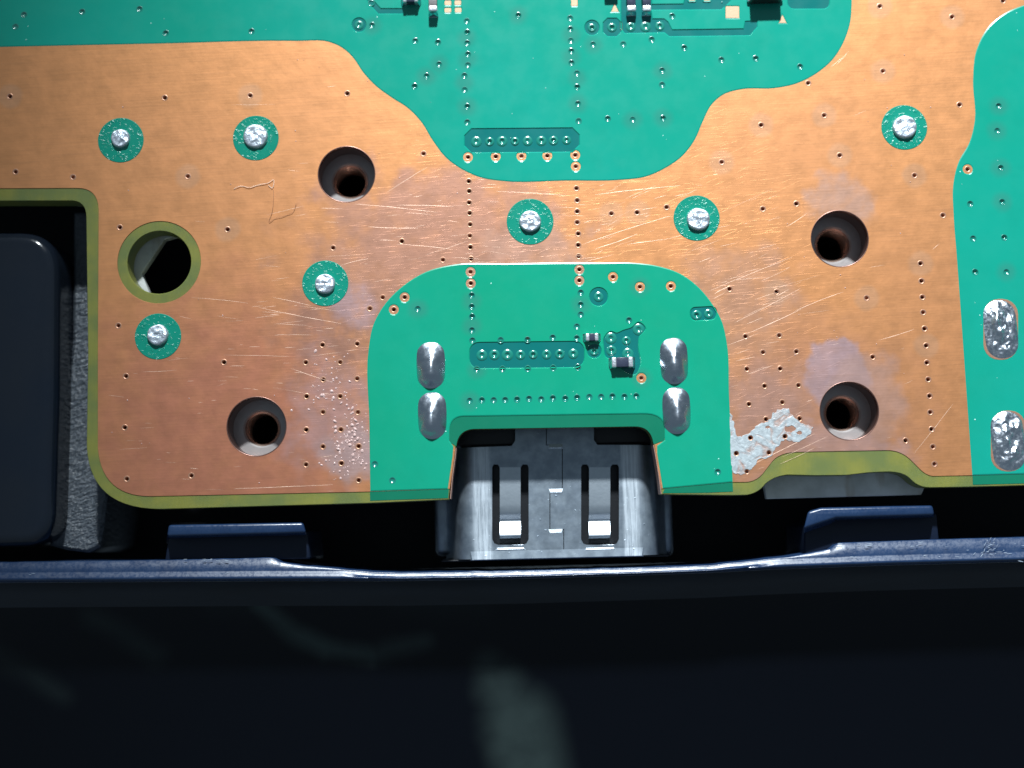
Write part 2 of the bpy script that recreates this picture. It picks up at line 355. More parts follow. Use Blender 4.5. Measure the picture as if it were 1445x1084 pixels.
# ------------------------------------------------------------------ circuit board outlines (photo pixels)
ZL, ZC, ZM, ZK = -0.04, 0.0, 0.024, -0.024       # laminate, copper, mask, mask in the clearances (mm)
THICK = -1.57
SCREW = [(489, 246, 40.5), (1185, 337, 40.5), (1198.5, 580, 41), (362, 602, 41.5)]
TOOL = (224.5, 370)
RIV = [(170.5, 198, 13, 33), (361, 195, 17, 33), (459, 400, 14, 33), (223, 475, 14.5, 33), (748, 313, 15, 33.5), (983, 308, 16, 33), (1276, 180, 16.5, 33)]
def arc(px0, px1, px2, n=8):                    # quadratic corner
    return [((1-t)**2*px0[0] + 2*t*(1-t)*px1[0] + t*t*px2[0], (1-t)**2*px0[1] + 2*t*(1-t)*px1[1] + t*t*px2[1]) for t in [i/n for i in range(n+1)]]
L_px = ([(-420, -520), (-420, 284)] + arc((100, 283), (121, 283), (121.5, 306)) + [(124, 500)] +
        arc((122, 630), (126, 718), (225, 718.5), 14) + [(520, 710), (633, 705)] + [(641, 645)] +
        arc((642.5, 632), (645, 605), (668, 604), 8) + arc((895, 600.5), (920, 600), (922.5, 626), 8) + [(934, 697.5)] +
        [(960, 698), (1034, 699)] + arc((1055, 698.5), (1072, 695), (1080, 683), 6) + arc((1084, 680), (1094, 672), (1112, 670), 5) + [(1150, 671), (1195, 670.5), (1225, 667)] +
        arc((1245, 666), (1275, 664), (1286, 677), 6) + arc((1288, 679), (1298, 688), (1312, 688), 5) + [(1373, 687), (1445, 685), (1860, 673), (1860, -520)])
C_px = ([(-400, -500), (-400, 267.5)] + arc((108, 265.5), (138.5, 265), (139, 296)) + [(138, 500)] +
        arc((138, 632), (143, 701), (213, 700.5), 14) + [(521, 694), (626, 690.5), (634.8, 690)] + [(641.3, 645), (642.5, 632), (634, 624)] +
        arc((634, 610), (634, 588), (654, 587.5), 7) + arc((905, 584), (938, 583), (938, 606), 7) + [(938, 622), (923.5, 628), (933, 690), (1034, 680.5)] +
        arc((1052, 680.5), (1067, 680), (1077, 668), 5) + arc((1090, 651), (1100, 639), (1124, 638), 6) + arc((1250, 635.5), (1270, 635), (1284, 648), 5) +
        arc((1298, 662), (1307, 671), (1316, 672), 4) + [(1371, 671), (1445, 669), (1840, 657), (1840, -500)])
M1_px = ([(-380, -480), (-380, 73)] + spline([(-150, 69.5), (0, 66.4), (232, 61.5), (420, 58), (465, 59.5), (482, 67), (497, 80), (513, 103), (530, 121), (553, 138), (576, 153), (595, 173),
         (611, 199), (629.5, 222.6), (652.7, 239.5), (679, 250.8), (706, 255.4), (799, 255), (876, 254), (911, 249.5), (941, 236), (961, 222), (980, 198), (992, 171), (1004, 148), (1020, 134),
         (1044, 126.5), (1094, 124.5), (1121, 119), (1151, 104.5), (1175, 84), (1191.6, 57), (1200, 30), (1202, 0), (1203, -60)], 5) + [(1205, -480)])
M2_px = (spline([(522.5, 693.5), (521.3, 600), (520.5, 489.5), (526.5, 459.6), (543, 429.7), (569.7, 403), (603, 383), (638, 374), (712, 372), (845, 371), (896, 371.2), (928, 375.5), (960, 386.5),
         (984, 404), (1003.6, 427), (1018.7, 454), (1025, 480), (1028.8, 558), (1034, 680.3)], 6) +
         [(935.3, 689.5), (927.2, 640), (927.2, 629), (938, 621)] + arc((938, 606), (938, 583), (905, 584), 7) + arc((654, 587.5), (634, 588), (634, 610), 7) + [(634, 622), (639.8, 630), (638.6, 645), (632, 690)])
M3_px = (spline([(1372, 670.8), (1360, 500), (1350, 360), (1345.5, 300), (1345, 262), (1353, 228), (1368, 201), (1375.5, 170), (1373, 112), (1378, 70.5), (1396, 37), (1420, 18), (1450, 6), (1500, -5), (1560, -8)], 6) +
         [(1800, -12), (1800, 658), (1445, 668.8)])

# via positions (photo pixels)
V_tent = [(34, 21), (22, 38), (116, 17), (197, 13), (234, 47), (355, 44.5), (524, 4.4), (525, 36), (586, 58), (618, 60), (619.6, 91), (602, 107.6), (585, 122), (658.8, 30), (659.4, 46), (659.4, 61), (660.3, 77),
          (660.3, 92), (655.4, 107), (655.7, 127), (659.4, 150.6), (659.4, 172.7), (731.4, 22), (804.5, 26), (804.9, 41.5), (805.5, 57.5), (806.2, 72.4), (806.5, 89), (814.2, 103.6), (814.5, 123), (815.5, 146.5), (816.5, 171),
          (836.8, 63), (879.4, 62.6), (919.6, 56), (965.5, 67.8), (1017.9, 84.7), (1066.3, 82.8), (1128.9, 94.4), (934.3, 99.7), (934.3, 119.9), (857.6, 167.8), (892.7, 169), (935.6, 167), (948.6, 23),
          (1409, 149.7), (1407, 184.6), (1412, 237), (1414, 285), (1368.9, 287.7), (1373, 336.7), (1417, 335.4), (1376, 384), (1420, 384),
          (589.6, 436), (665.7, 417), (665.7, 433), (666.3, 447), (666, 466), (666.7, 480.5), (819.5, 413), (819.5, 430), (819.5, 444), (814, 461), (814, 477.5),
          (706.5, 480), (744.4, 479.5), (780, 476.5), (672.7, 521.5), (709, 521), (744.7, 520.5), (780.6, 519.5), (815.5, 518.5), (887.6, 452), (529, 655), (553.7, 678), (1012.7, 666)]
V_tent += [(663 + 16.8 * i + random.uniform(-.6, .6), 566 - 0.5 * i + random.uniform(-.8, .8)) for i in range(15)]
V_cop = [(14, 136), (232.5, 138), (353, 135), (22, 242.5), (103, 250), (265, 249), (169, 321), (321, 324), (470, 350), (1140.5, 117.4), (1074, 176.6), (1163, 163), (1241.5, 9), (1343.5, 24), (1415.5, 1), (1246, 100.5),
         (1354, 148), (1185, 219.5), (1018.4, 229), (1290.6, 247.7), (1076.5, 295), (1123.8, 287.7), (1330.6, 304), (167, 459.6), (177.7, 531), (176, 603.4), (179, 676), (270, 671.5), (316, 511.4), (455, 487), (431.5, 511.7),
         (480, 511.5), (456, 536), (432.5, 559.6), (480, 559.5), (455.7, 581.8), (432, 606.7), (481, 606.5), (455.7, 630.6), (431.8, 655.9), (504, 485.5), (504, 534.6), (505, 582), (506, 630), (481.7, 654), (506, 678),
         (540, 420), (522, 435.7), (567, 340.7), (625, 367), (663.7, 349), (664.7, 365.6), (816, 346), (816.5, 362), (1029.5, 408), (1096, 412), (1223, 420.6), (1052, 475), (1099.6, 473.6), (1076.8, 497.4), (1123.8, 496.4),
         (1054, 521), (1101, 520.6), (1079, 545), (1126.8, 544), (1057, 570.6), (1104, 568), (1081, 592), (1128.5, 591), (1107.7, 616), (1059, 618), (1039, 640), (1085, 639), (1054, 665.6), (1231.6, 504), (1278, 622),
         (1299, 372), (1300.4, 396.7), (1301.7, 419.6), (1302.7, 441), (1304.7, 464), (1307, 488), (1308, 512), (1309.8, 535.7), (1311.8, 559), (1312.8, 582), (1314.8, 606), (1316.5, 630.7), (1318.8, 655),
         (661.5, 256), (662, 270), (662, 286), (662.7, 301), (663.4, 317), (663, 333), (813.5, 266), (814.5, 283), (814.5, 298.6), (814.5, 314), (816, 330), (490, 132), (597.6, 217), (862.7, 301.6), (899, 300), (940.7, 292.6)]
V_ring = [(660.4, 222), (661, 239), (811.8, 219), (812.5, 235), (812.5, 250), (699.6, 221), (735.8, 220.6), (772.3, 220), (571, 419.7), (555.7, 437), (664, 384), (664.4, 400), (817.5, 380.5), (817.5, 396), (865, 391), (903, 405),
          (946.7, 404), (905, 533.7), (1365.5, 239)]
V_clr = [(672, 200), (691, 200), (708.5, 199.5), (726.8, 199.5), (744.4, 199), (764, 199), (781, 198.5), (799.6, 198)]                   # inside mask clearances
V_clr += [(680, 501.5), (697.6, 501), (716, 501), (734.5, 501), (752.4, 500.5), (771.3, 500.5), (790, 500), (809, 499.5)]
V_clr += [(506.6, 35.4), (835.4, 39.3), (863.7, 38.8), (890, 38), (911, 37.8), (931, 37), (844.7, 419), (838.4, 496), (862, 477.5), (862.7, 495), (884, 481), (886, 499.5), (901, 465), (983, 445), (1000, 443)]
HV = 0.172
# clearances cut in copper + mask
def oct(x0, x1, y0, y1, c, sl=0.0):
    return [(x0, y0 + c), (x0 + c, y0), (x1 - c, y0 - sl), (x1, y0 + c - sl), (x1, y1 - c - sl), (x1 - c, y1 - sl), (x0 + c, y1), (x0, y1 - c)]
def rpill(x0, x1, y0, y1, r, sl=0.0, n=5):
    out = []
    for cx, cy, a in ((x0 + r, y0 + r, 180), (x1 - r, y0 + r - sl, 270), (x1 - r, y1 - r - sl, 0), (x0 + r, y1 - r, 90)):
        for i in range(n + 1):
            t = math.radians(a + 90 * i / n); out.append((cx + r * math.cos(t), cy + r * math.sin(t)))
    return out
K1 = [oct(656, 817, 182.5, 215, 9.5, 1.2),
      circle((506.6, 35.4), 9.5, 20), circle((835.4, 39.3), 10, 20), oct(851.5, 876, 26.5, 51, 6),
      [(519, -60), (519, 2), (534, 19), (569, 19), (569, 13), (537, 13), (526, 1), (526, -60)],
      [(877, -60), (877, 40), (882, 46.5), (938, 45.5), (945, 51), (1058, 49.5), (1068, 38), (1068, 30), (1052, 31), (1050, 41.5), (948, 43), (942.5, 32), (937, 27.5), (920, 27.5), (918, 13.5), (1018, 13), (1030, 2), (1030, -20), (973, -20), (965, 6.5), (919, 7), (919, -60)],
      rpill(1112, 1170, -12, 12, 8)]
K2 = [rpill(663, 824, 484, 519.5, 13, 1.5), circle((844.7, 419), 12.5, 22), rpill(974.5, 1010, 434.5, 452, 7, 1),
      rpill(829, 848, 486, 505, 9),
      spline([(853, 477), (862, 468.5), (870, 471), (880, 467), (892, 463), (901, 455.5), (910.5, 464), (902, 474), (900, 490), (903, 515), (896, 528), (884, 525), (868, 508), (855, 503), (853, 492)], 4, True)]

board = empty('circuit_board')
tag(board, 'green and bare copper circuit board with screw holes, vias and solder joints', 'circuit board')

circ = lambda v, r, n=12: circle(P(*v), r, n)
all_pits = [circ(v, HV) for v in V_tent + V_cop + V_ring]
clr_pits = [circ(v, HV) for v in V_clr]
slots_px = [(608, 515.5), (610, 586.5), (951, 509.5), (954.5, 579.5), (1412, 465), (1422.5, 622.5)]

# laminate body
lam_holes = [(circle(P(a, b), r / PXMM, 48), THICK) for a, b, r in SCREW] + [(circle(P(*TOOL), 45.5 / PXMM, 56), THICK)]
sheet('laminate', PP(L_px), lam_holes, ZL, THICK, M_lam, board, 0.025, all_pits + clr_pits, bottom=True)
# copper layer, pulled back from the edges
cop_holes = [(circle(P(a, b), r / PXMM, 48), ZL) for a, b, r in SCREW] + [(circle(P(*TOOL), 59.5 / PXMM, 64), ZL)]
cop_holes += [(offset(ccw(PP(k)), 0.085), ZL) for k in K1 + K2]
sheet('copper_layer', PP(C_px), cop_holes, ZC, ZL - 0.002, M_copper, board, 0.012, all_pits)
# solder mask areas
gold = [(oct(1024, 1043, 9, 26, 0.6), 'square'), ([(862.5, 17), (867.5, 5), (873, 17)], 'tri'), ([(1099, 33), (1104, 21), (1110, 33)], 'tri')]
gold += [(oct(x - 4.6, x + 4.6, y - 3.4, y + 3.4, 1.0), 'small') for x, y in ((632, 4.4), (646, 4.2), (632, 14.8), (646.5, 14.6))] + [(oct(806, 815, -6, 9, 0.8), 'small'), (oct(972, 981, -6, 1.5, 0.8), 'small'), (oct(993, 1002, -6, 1.5, 0.8), 'small')]
def mask_area(poly_px, ks, mat, extra=()):
    poly = PP(poly_px)
    def ins(v): return inside(np.array([P(*v)]), np.array(poly))[0]
    holes = [(PP(k), ZL + 0.004) for k in ks]
    holes += [(circ(v, 0.31, 14), ZC) for v in V_ring if ins(v) and v != (661, 239) and v != (812.5, 250)]
    holes += [(PP(h), ZC) for h in extra]
    op = [circ(v, HV) for v in V_tent if ins(v)]
    return sheet('solder_mask', poly, holes, ZM, ZC - 0.001, mat, board, 0.065, op, slope=True)
mask_area(M1_px, K1, M_mask, [g[0] for g in gold])
mask_area(M2_px, K2, M_mask2)
mask_area(M3_px, [], M_mask)
# mask lying straight on the laminate: floor of the clearances and strips along the board's edge
for k in K1 + K2:
    lp = offset(ccw(PP(k)), 0.03)
    sheet('mask_recess', lp, [], ZK, ZL - 0.001, M_clear, board, 0, clr_pits)
def strip(pts): sheet('mask_edge_strip', PP(pts), [], ZK + 0.004, ZL - 0.001, M_border, board, 0.012)
strip([(521.8, 692), (627.5, 689), (633.5, 689), (632.5, 703.2), (522.2, 706.8)])
strip([(938.5, 688), (1034, 679), (1034.5, 694), (1000, 695.5), (935, 696.3)])
strip([(1372.3, 669.5), (1445, 667.5), (1800, 656.5), (1800, 671), (1445, 682.5), (1373.2, 684.3)])
strip([(634.3, 624)] + arc((632.8, 610), (632.8, 585.6), (654, 585.8), 7) + arc((905, 582.3), (939.6, 581), (939.6, 606), 7) + [(937.4, 622), (923.5, 627)] +
      arc((922, 626), (919, 601.5), (895, 602), 8) + arc((668, 605.5), (646, 607), (643.8, 630), 8))

# vias
def bowl(R, d, z0): return [(R * q, z0 - d * (1 - q ** 2.2)) for q in (0.93, 0.8, 0.66, 0.5, 0.34, 0.17)] + [(0, z0 - d)]
me_tent = lathe('tented_via', [(HV + 0.05, -0.002), (HV + 0.02, 0.008), (HV - 0.005, 0.004)] + bowl(HV - 0.005, 0.105, 0.0), 16); me_tent.materials.append(M_viag)
me_cop = lathe('copper_via', [(HV + 0.04, -0.004), (HV + 0.015, 0.008), (HV - 0.035, 0.002), (HV - 0.06, -0.03), (HV - 0.072, -0.25), (HV - 0.08, -0.6), (0, -0.62)], 14); me_cop.materials.append(M_plate)
me_clr = lathe('pad_via', [(0.34, ZK - ZM - 0.004), (0.28, -0.010), (0.25, 0.002), (HV + 0.01, 0.004), (HV - 0.02, 0.0)] + bowl(HV - 0.02, 0.095, 0.0), 16); me_clr.materials.append(M_viag)
for kind, lst, me, z in (('t', V_tent, me_tent, ZM), ('c', V_cop + V_ring, me_cop, ZC), ('k', V_clr, me_clr, ZM)):
    for v in lst:
        o = link('via', me, None, board, (*P(*v), z))
        s = random.uniform(0.86, 1.08); o.scale = (s if kind == 'k' else 1, s if kind == 'k' else 1, random.uniform(0.55, 1.35)); o.rotation_euler.z = random.uniform(0, 0.4)

# gold test pads
for pts, k in gold:
    sheet('contact_pad', offset(ccw(PP(pts)), -0.012), [], ZC + 0.022, ZC, M_gold, board, 0.01)

# plated screw holes
for a, b, r in SCREW:
    rr = r / PXMM
    me = lathe('plated_hole', [(rr + 0.05, -0.004), (rr + 0.03, 0.008), (rr - 0.005, 0.004), (rr - 0.025, -0.03), (rr - 0.03, -0.4), (rr - 0.03, THICK - 0.01), (rr + 0.3, THICK - 0.012)], 64)
    h = link('plated_hole', me, M_hole, board, (*P(a, b), 0))
# plated walls of the connector notch
def ribbon(name, pts, z1, z0, mat, parent, th=0.05):
    a = PP(pts); b = [(x, y) for x, y in a]; n_ = len(a)
    nrm = offset(a + a[::-1][1:-1], 0) if False else None
    V, F = [], []
    for i, (x, y) in enumerate(a):
        x2, y2 = a[min(i + 1, n_ - 1)]; x1, y1 = a[max(i - 1, 0)]
        l = math.hypot(x2 - x1, y2 - y1); nx, ny = (y2 - y1) / l * th, -(x2 - x1) / l * th
        V += [(x, y, z1), (x, y, z0), (x + nx, y + ny, z0), (x + nx, y + ny, z1)]
    for i in range(n_ - 1):
        for k in range(4): F.append((4*i + k, 4*i + (k+1) % 4, 4*i + 4 + (k+1) % 4, 4*i + 4 + k))
    F += [(0, 1, 2, 3), (4*n_-1, 4*n_-2, 4*n_-3, 4*n_-4)]
    return link(name, mesh(name, V, F), mat, parent)
ribbon('edge_plating', [(635, 704), (638, 672), (641.8, 646), (643.2, 632)], 0.015, THICK, M_pink, board, 0.04)
ribbon('edge_plating', [(922.6, 628), (925, 640), (930, 670), (933.6, 697)], 0.015, THICK, M_pink, board, 0.04)

# soldered through pins in green rings
def pin_mesh(r, seed):
    rnd = random.Random(seed); V, F = [], []; seg, R = 28, 9
    prof = [(1.06, 0.0), (1.02, 0.10), (1.0, 0.19), (0.93, 0.235), (0.80, 0.25), (0.62, 0.225), (0.45, 0.235), (0.28, 0.265), (0.12, 0.25)]
    for k, (q, z) in enumerate(prof):
        for i in range(seg):
            t = 2 * math.pi * i / seg
            nz = noise.noise(Vector((math.cos(t) * q * 2.1 + seed * 5, math.sin(t) * q * 2.1, seed)))
            rr = r * q * (1 + 0.05 * noise.noise(Vector((math.cos(t) * 1.3 + seed, math.sin(t) * 1.3, 3.1))))
            V.append((rr * math.cos(t), rr * math.sin(t), z + (0.09 * nz if k > 1 else 0)))
    for k in range(len(prof) - 1):
        for i in range(seg):
            F.append((k*seg + i, k*seg + (i+1) % seg, (k+1)*seg + (i+1) % seg, (k+1)*seg + i))
    b = (len(prof) - 1) * seg; V.append((0, 0, 0.25)); F += [(b + i, b + (i+1) % seg, len(V) - 1) for i in range(seg)]
    return mesh('pin', V, F, True)
for i, (a, b, pr, rr) in enumerate(RIV):
    ring = sheet('mask_ring', circle(P(a, b), rr / PXMM, 44), [], ZM, ZC - 0.001, M_mask_rough, board, 0.028)
    dx, dy = ((0, -2), (0, -2), (0, 1), (0, -2), (0, 0), (2, 2), (0, 0))[i]
    link('solder_pin', pin_mesh(pr / PXMM, i + 1), M_pin, board, (*P(a + dx, b + dy), ZM - 0.01))

# solder joints of the connector's mounting tabs: long domes, highest towards the board's edge
def joint_mesh(hw, hl, H, seed, lumpy=0.0, peak=-0.45):
    NU, NV = 22, 40; V, F = [], []; st = hl - hw
    for j in range(NV + 1):
        rad = j / NV
        for i in range(NU * 2):
            t = 2 * math.pi * i / (NU * 2)
            cx, sy = math.cos(t), math.sin(t)
            x = hw * cx * rad; y = (hw * sy + (st if sy > 0 else -st) * min(1, abs(sy) * 3)) * rad
            v = y / hl; u = x / max(1e-6, hw)
            g = (1 - v) / (1 - peak) if v > peak else 1 - ((peak - v) / (1 + peak)) ** 2.2
            g = max(g, 0) ** (0.72 if v > peak else 1)
            h = H * g * (max(0, 1 - rad ** 2.4)) ** 0.75 * (1 - 0.58 * min(1, abs(u)) ** 1.5)
            if lumpy:
                p = Vector((x * 1.5 + seed * 7, y * 1.5, seed))
                e = max(0, 1 - rad ** 4)
                h = H * e * (0.55 + 0.7 * lumpy * noise.fractal(p, 1.0, 2.0, 3)) - 0.25 * H * e * math.exp(-((x - 0.35) ** 2 + (y + 0.15) ** 2 * 0.5) / 0.08)
                h += H * 0.7 * math.exp(-((x + 0.25) ** 2 / 0.10 + (y - 0.15) ** 2 / 0.45))*e
            else:
                h += 0.06 * e1(x, y, seed) * (1 - rad)
            V.append((x, y, h))
    n_ = NU * 2
    for j in range(NV):
        for i in range(n_):
            F.append((j*n_ + i, (j+1)*n_ + i, (j+1)*n_ + (i+1) % n_, j*n_ + (i+1) % n_))
    return mesh('joint', V, F, True)
def e1(x, y, s): return noise.noise(Vector((x * 1.8 + s * 3, y * 1.2, s)))
for i, (a, b) in enumerate(slots_px[:4]):
    hw, hl = (20.5 if i < 2 else 20) / PXMM, 33.5 / PXMM
    link('solder_joint', joint_mesh(hw, hl, 0.78, i + 1), M_sol, board, (*P(a, b), ZM - 0.004))
for i, (a, b) in enumerate(slots_px[4:]):
    pad = sheet('solder_pad', rpill_mm := [P(*q) for q in rpill(a - 24.5, a + 24.5, b - 43, b + 43, 22)], [], ZM + 0.012, ZC, M_plate, board, 0.01)
    j = link('solder_joint', joint_mesh(23.8 / PXMM, 42 / PXMM, 0.42, i + 11, 0.8), M_solr, board, (*P(a, b), ZM + 0.008)); j.rotation_euler.z = math.radians(2)

# smeared solder on the copper
rnd = random.Random(4)
sm = [(1031, 584), (1036, 600), (1041, 616), (1060, 609), (1073, 598), (1085, 594), (1092, 582), (1112, 578), (1120, 588), (1131, 597), (1147, 604), (1136, 619), (1120, 624), (1108, 620), (1096, 631), (1086, 645), (1071, 649), (1062, 660), (1051, 668), (1037, 669), (1030.5, 655), (1030.5, 620)]
smp = spline(sm, 8, True)
smp = [(x + 3.2 * noise.noise(Vector((x * .21, y * .21, 1))), y + 3.2 * noise.noise(Vector((x * .21, y * .21, 7)))) for x, y in smp]
smh = []
for cx_, cy_, r_ in ((1115, 606, 6), (1083, 603, 2.5), (1128, 611, 3)):
    smh.append(([P(cx_ + r_ * (1.3 + 0.8 * noise.noise(Vector((math.cos(t) * 2 + cx_, math.sin(t) * 2, 2)))) * math.cos(t), cy_ + r_ * (0.8 + 0.6 * noise.noise(Vector((math.cos(t) * 2, math.sin(t) * 2 + cy_, 5)))) * math.sin(t)) for t in [2 * math.pi * i / 18 for i in range(18)]], ZC))
smear = sheet('solder_smear', PP(smp), smh, ZC + 0.022, ZC - 0.001, M_smear, board, 0.012, [circ(v, HV) for v in V_cop if 1030 < v[0] < 1145 and 580 < v[1] < 668])

# scratches: fine raised burrs, too small to pick apart
SV, SF = [], []
def scratch(x0, y0, x1, y1, wmm=0.035, bow=0.0, zp=0.0):
    a, b = Vector(P(x0, y0, zp)), Vector(P(x1, y1, zp)); d = b - a; L = d.length
    if L < 0.05: return
    n_ = max(4, int(L / 0.35)); t = d / L; nn = Vector((-t.y, t.x)); base = len(SV)
    ph = random.uniform(0, 50)
    for i in range(n_ + 1):
        f = i / n_; c = a + d * f + nn * (bow * math.sin(math.pi * f) + 0.02 * noise.noise(Vector((f * L, ph, 0))))
        wv = wmm * (0.35 + 0.65 * math.sin(math.pi * f) ** 0.5) * (0.55 + 0.8 * abs(noise.noise(Vector((f * L * 1.7, ph, 3)))))
        hv = wv * 0.30
        SV.extend([(c.x + nn.x * wv, c.y + nn.y * wv, 0.0005), (c.x, c.y, hv), (c.x - nn.x * wv, c.y - nn.y * wv, 0.0005)])
    for i in range(n_):
        for k in range(2): SF.append((base + 3*i + k, base + 3*i + k + 1, base + 3*i + 4 + k, base + 3*i + 3 + k))
for s in [(1000, 411, 1118, 363), (1036, 456, 1130, 407), (1054, 471, 1132, 436), (1028, 487, 1070, 470), (822, 345, 945, 305), (838, 352, 900, 330), (560, 345, 640, 352), (365, 434, 482, 457), (500, 288, 618, 300),
          (545, 272, 603, 236), (1050, 662, 1150, 612), (1104, 645, 1168, 616), (1100, 655, 1150, 632), (1180, 92, 1197, 72), (1172, 95, 1190, 80), (1008, 415, 1032, 404), (1005, 422, 1024, 412), (885, 345, 935, 338),
          (700, 270, 800, 276), (840, 275, 960, 262), (930, 340, 1030, 318), (410, 520, 470, 540), (200, 525, 250, 522), (270, 420, 350, 428), (1290, 640, 1345, 570), (1240, 480, 1290, 465), (1120, 440, 1190, 412),
          (385, 420, 440, 432), (520, 320, 590, 322), (600, 360, 660, 340), (480, 375, 520, 365), (330, 690, 470, 684), (560, 290, 640, 292), (740, 290, 760, 288), (1110, 320, 1140, 300), (1316, 352, 1326, 344)]:
    scratch(*s, wmm=random.uniform(0.009, 0.016), bow=random.uniform(-0.05, 0.05))
M2p = np.array(PP(M2_px)); M1p = np.array(PP(M1_px)); M3p = np.array(PP(M3_px)); Cp = np.array(PP(C_px))
avoid = [circle(P(a, b), (r + 8) / PXMM, 24) for a, b, r in SCREW] + [circle(P(*TOOL), 66 / PXMM, 24)] + [circle(P(a, b), 37 / PXMM, 20) for a, b, _, _ in RIV]
def on_copper(px, py):
    q = np.array([P(px, py)])
    return inside(q, Cp)[0] and not (inside(q, M1p)[0] or inside(q, M2p)[0] or inside(q, M3p)[0]) and not any(inside(q, np.array(a))[0] for a in avoid)
cnt = 0
while cnt < 240:
    zx, zy, sx, sy = random.choice([(620, 320, 130, 45), (900, 320, 120, 40), (1060, 420, 60, 70), (420, 470, 80, 60), (1120, 640, 90, 30), (300, 600, 120, 70), (800, 310, 400, 150)])
    x, y = random.gauss(zx, sx), random.gauss(zy, sy); L = random.expovariate(1 / 16.0) + 4
    a = math.radians(random.gauss(2, 5) if x < 820 else random.gauss(19, 7))
    x1, y1 = x + L * math.cos(a), y - L * math.sin(a)
    if x1 < 141 or not (on_copper(x, y) and on_copper(x1, y1) and on_copper((x + x1) / 2, (y + y1) / 2)): continue
    scratch(x, y, x1, y1, random.uniform(0.004, 0.010)); cnt += 1
o = link('scratch_marks', mesh('scratch_marks', SV, SF), M_scr, board); o['kind'] = 'stuff'

# dried flux droplets beside the connector patch
FV, FF = [], []
def drop(px, py, r, h, V=None, F=None):
    x, y = P(px, py); b = len(FV); n_ = 9; e = random.uniform(0.7, 1.25); an = random.uniform(0, 3.1)
    for k, (q, z) in enumerate(((1, 0), (0.88, 0.45), (0.55, 0.86))):
        for i in range(n_):
            t = 2 * math.pi * i / n_; u, v = q * r * math.cos(t) * e, q * r * math.sin(t) / e
            FV.append((x + u * math.cos(an) - v * math.sin(an), y + u * math.sin(an) + v * math.cos(an), h * z))
    FV.append((x, y, h))
    for k in range(2):
        for i in range(n_): FF.append((b + k*n_ + i, b + k*n_ + (i+1) % n_, b + (k+1)*n_ + (i+1) % n_, b + (k+1)*n_ + i))
    for i in range(n_): FF.append((b + 2*n_ + i, b + 2*n_ + (i+1) % n_, b + 3*n_))
for cx_, cy_, sx, sy, num in ((460, 548, 18, 15, 55), (492, 615, 13, 18, 120), (475, 660, 14, 10, 30), (505, 640, 8, 16, 40), (470, 505, 24, 8, 12)):
    for _ in range(num):
        px, py = random.gauss(cx_, sx), random.gauss(cy_, sy)
        if not on_copper(px, py) or any(math.hypot(px - v[0], py - v[1]) < 7 for v in V_cop): continue
        r = random.choice((0.025, 0.03, 0.04, 0.05, 0.06, 0.08, 0.11)); drop(px, py, r, r * random.uniform(0.25, 0.5))
for _ in range(90):
    px, py = random.uniform(145, 1345), random.uniform(70, 690)
    if on_copper(px, py): drop(px, py, random.uniform(0.02, 0.045), 0.03)
o = link('flux_residue', mesh('flux_residue', FV, FF, True), M_flux, board); o['kind'] = 'stuff'
# specks of dust on the green mask
FV, FF = [], []
for _ in range(150):
    px, py = random.uniform(0, 1445), random.uniform(0, 690)
    q = np.array([P(px, py)])
    if (inside(q, M1p)[0] or inside(q, M2p)[0] or inside(q, M3p)[0]): drop(px, py, random.uniform(0.018, 0.045), 0.02)
FV = [(x, y, z + ZM) for x, y, z in FV]
n = NT('pale_dust'); M_dust = n.set((0.45, 0.75, 0.70), 0.3, 0, 0.6)
o = link('dust_specks', mesh('dust_specks', FV, FF, True), M_dust, board); o['kind'] = 'stuff'

# ------------------------------------------------------------------ small parts soldered on the board
def chip(name, px, py, wpx, lpx, h, body, label, cat='capacitor', horizontal=False, end=0.26, group=None):
    """two-terminal chip; length runs along the photo's vertical unless horizontal"""
    x, y = P(px, py); W, L = wpx / PXMM / 2, lpx / PXMM / 2
    t = empty(name, (x, y, ZM)); t.rotation_euler.z = math.radians(90 if horizontal else 0)
    tag(t, label, cat, group)
    b = link('body', mesh('body', *box(-W * 0.94, W * 0.94, -L * (1 - 2 * end) , L * (1 - 2 * end), 0.02, h * 0.96)), body, t); bevel(b, 0.03, 2)
    for s in (-1, 1):
        y0, y1 = sorted((s * L, s * L * (1 - 2 * end)))
        k = link('terminal', mesh('terminal', *box(-W, W, y0, y1, 0.0, h)), M_term, t); bevel(k, 0.07, 3)
        V = []; F = []
        for j in range(7):
            q = j / 6; zz = h * 0.62 * (1 - q) ** 2; yy = s * (L + 0.16 * q)
            ww = W * (1 + 0.12 * math.sin(math.pi * q))
            V += [(-ww, yy, 0.0), (-ww, yy, zz), (ww, yy, zz), (ww, yy, 0.0)]
        for j in range(6):
            for c in range(3): F.append((4*j + c, 4*j + c + 1, 4*j + 5 + c, 4*j + 4 + c))
        link('solder_fillet', mesh('solder_fillet', V, F, True), M_sol, k)
    return t
chip('chip_capacitor', 580, 0, 17, 22, 0.62, M_cer, 'blue-black chip component with two tinned ends beside the four small pads', horizontal=True)
chip('chip_resistor', 611.5, 6, 12.5, 33, 0.72, M_cerg, 'grey-bodied upright chip component between the blue-black chip and the four small pads', 'resistor')
chip('chip_capacitor', 890, 4, 13, 33, 0.5, M_cer, 'dark upright chip component of the twin pair, next to the narrow copper triangle', group='twin chips above the row of ringed vias')
chip('chip_capacitor', 911.5, 4, 12.5, 33, 0.5, M_cer, 'dark upright chip component of the twin pair, on the long recessed trace side', group='twin chips above the row of ringed vias')
chip('chip_capacitor', 877.5, 512.5, 14.5, 30, 0.52, M_cer, 'small dark chip component with tinned ends casting a square shadow near the connector', horizontal=True, end=0.22)
chip('chip_capacitor', 835, 477, 11, 18, 0.42, M_cer, 'tiny tinned chip component at the end of the recessed row of eight vias', horizontal=True, end=0.3)
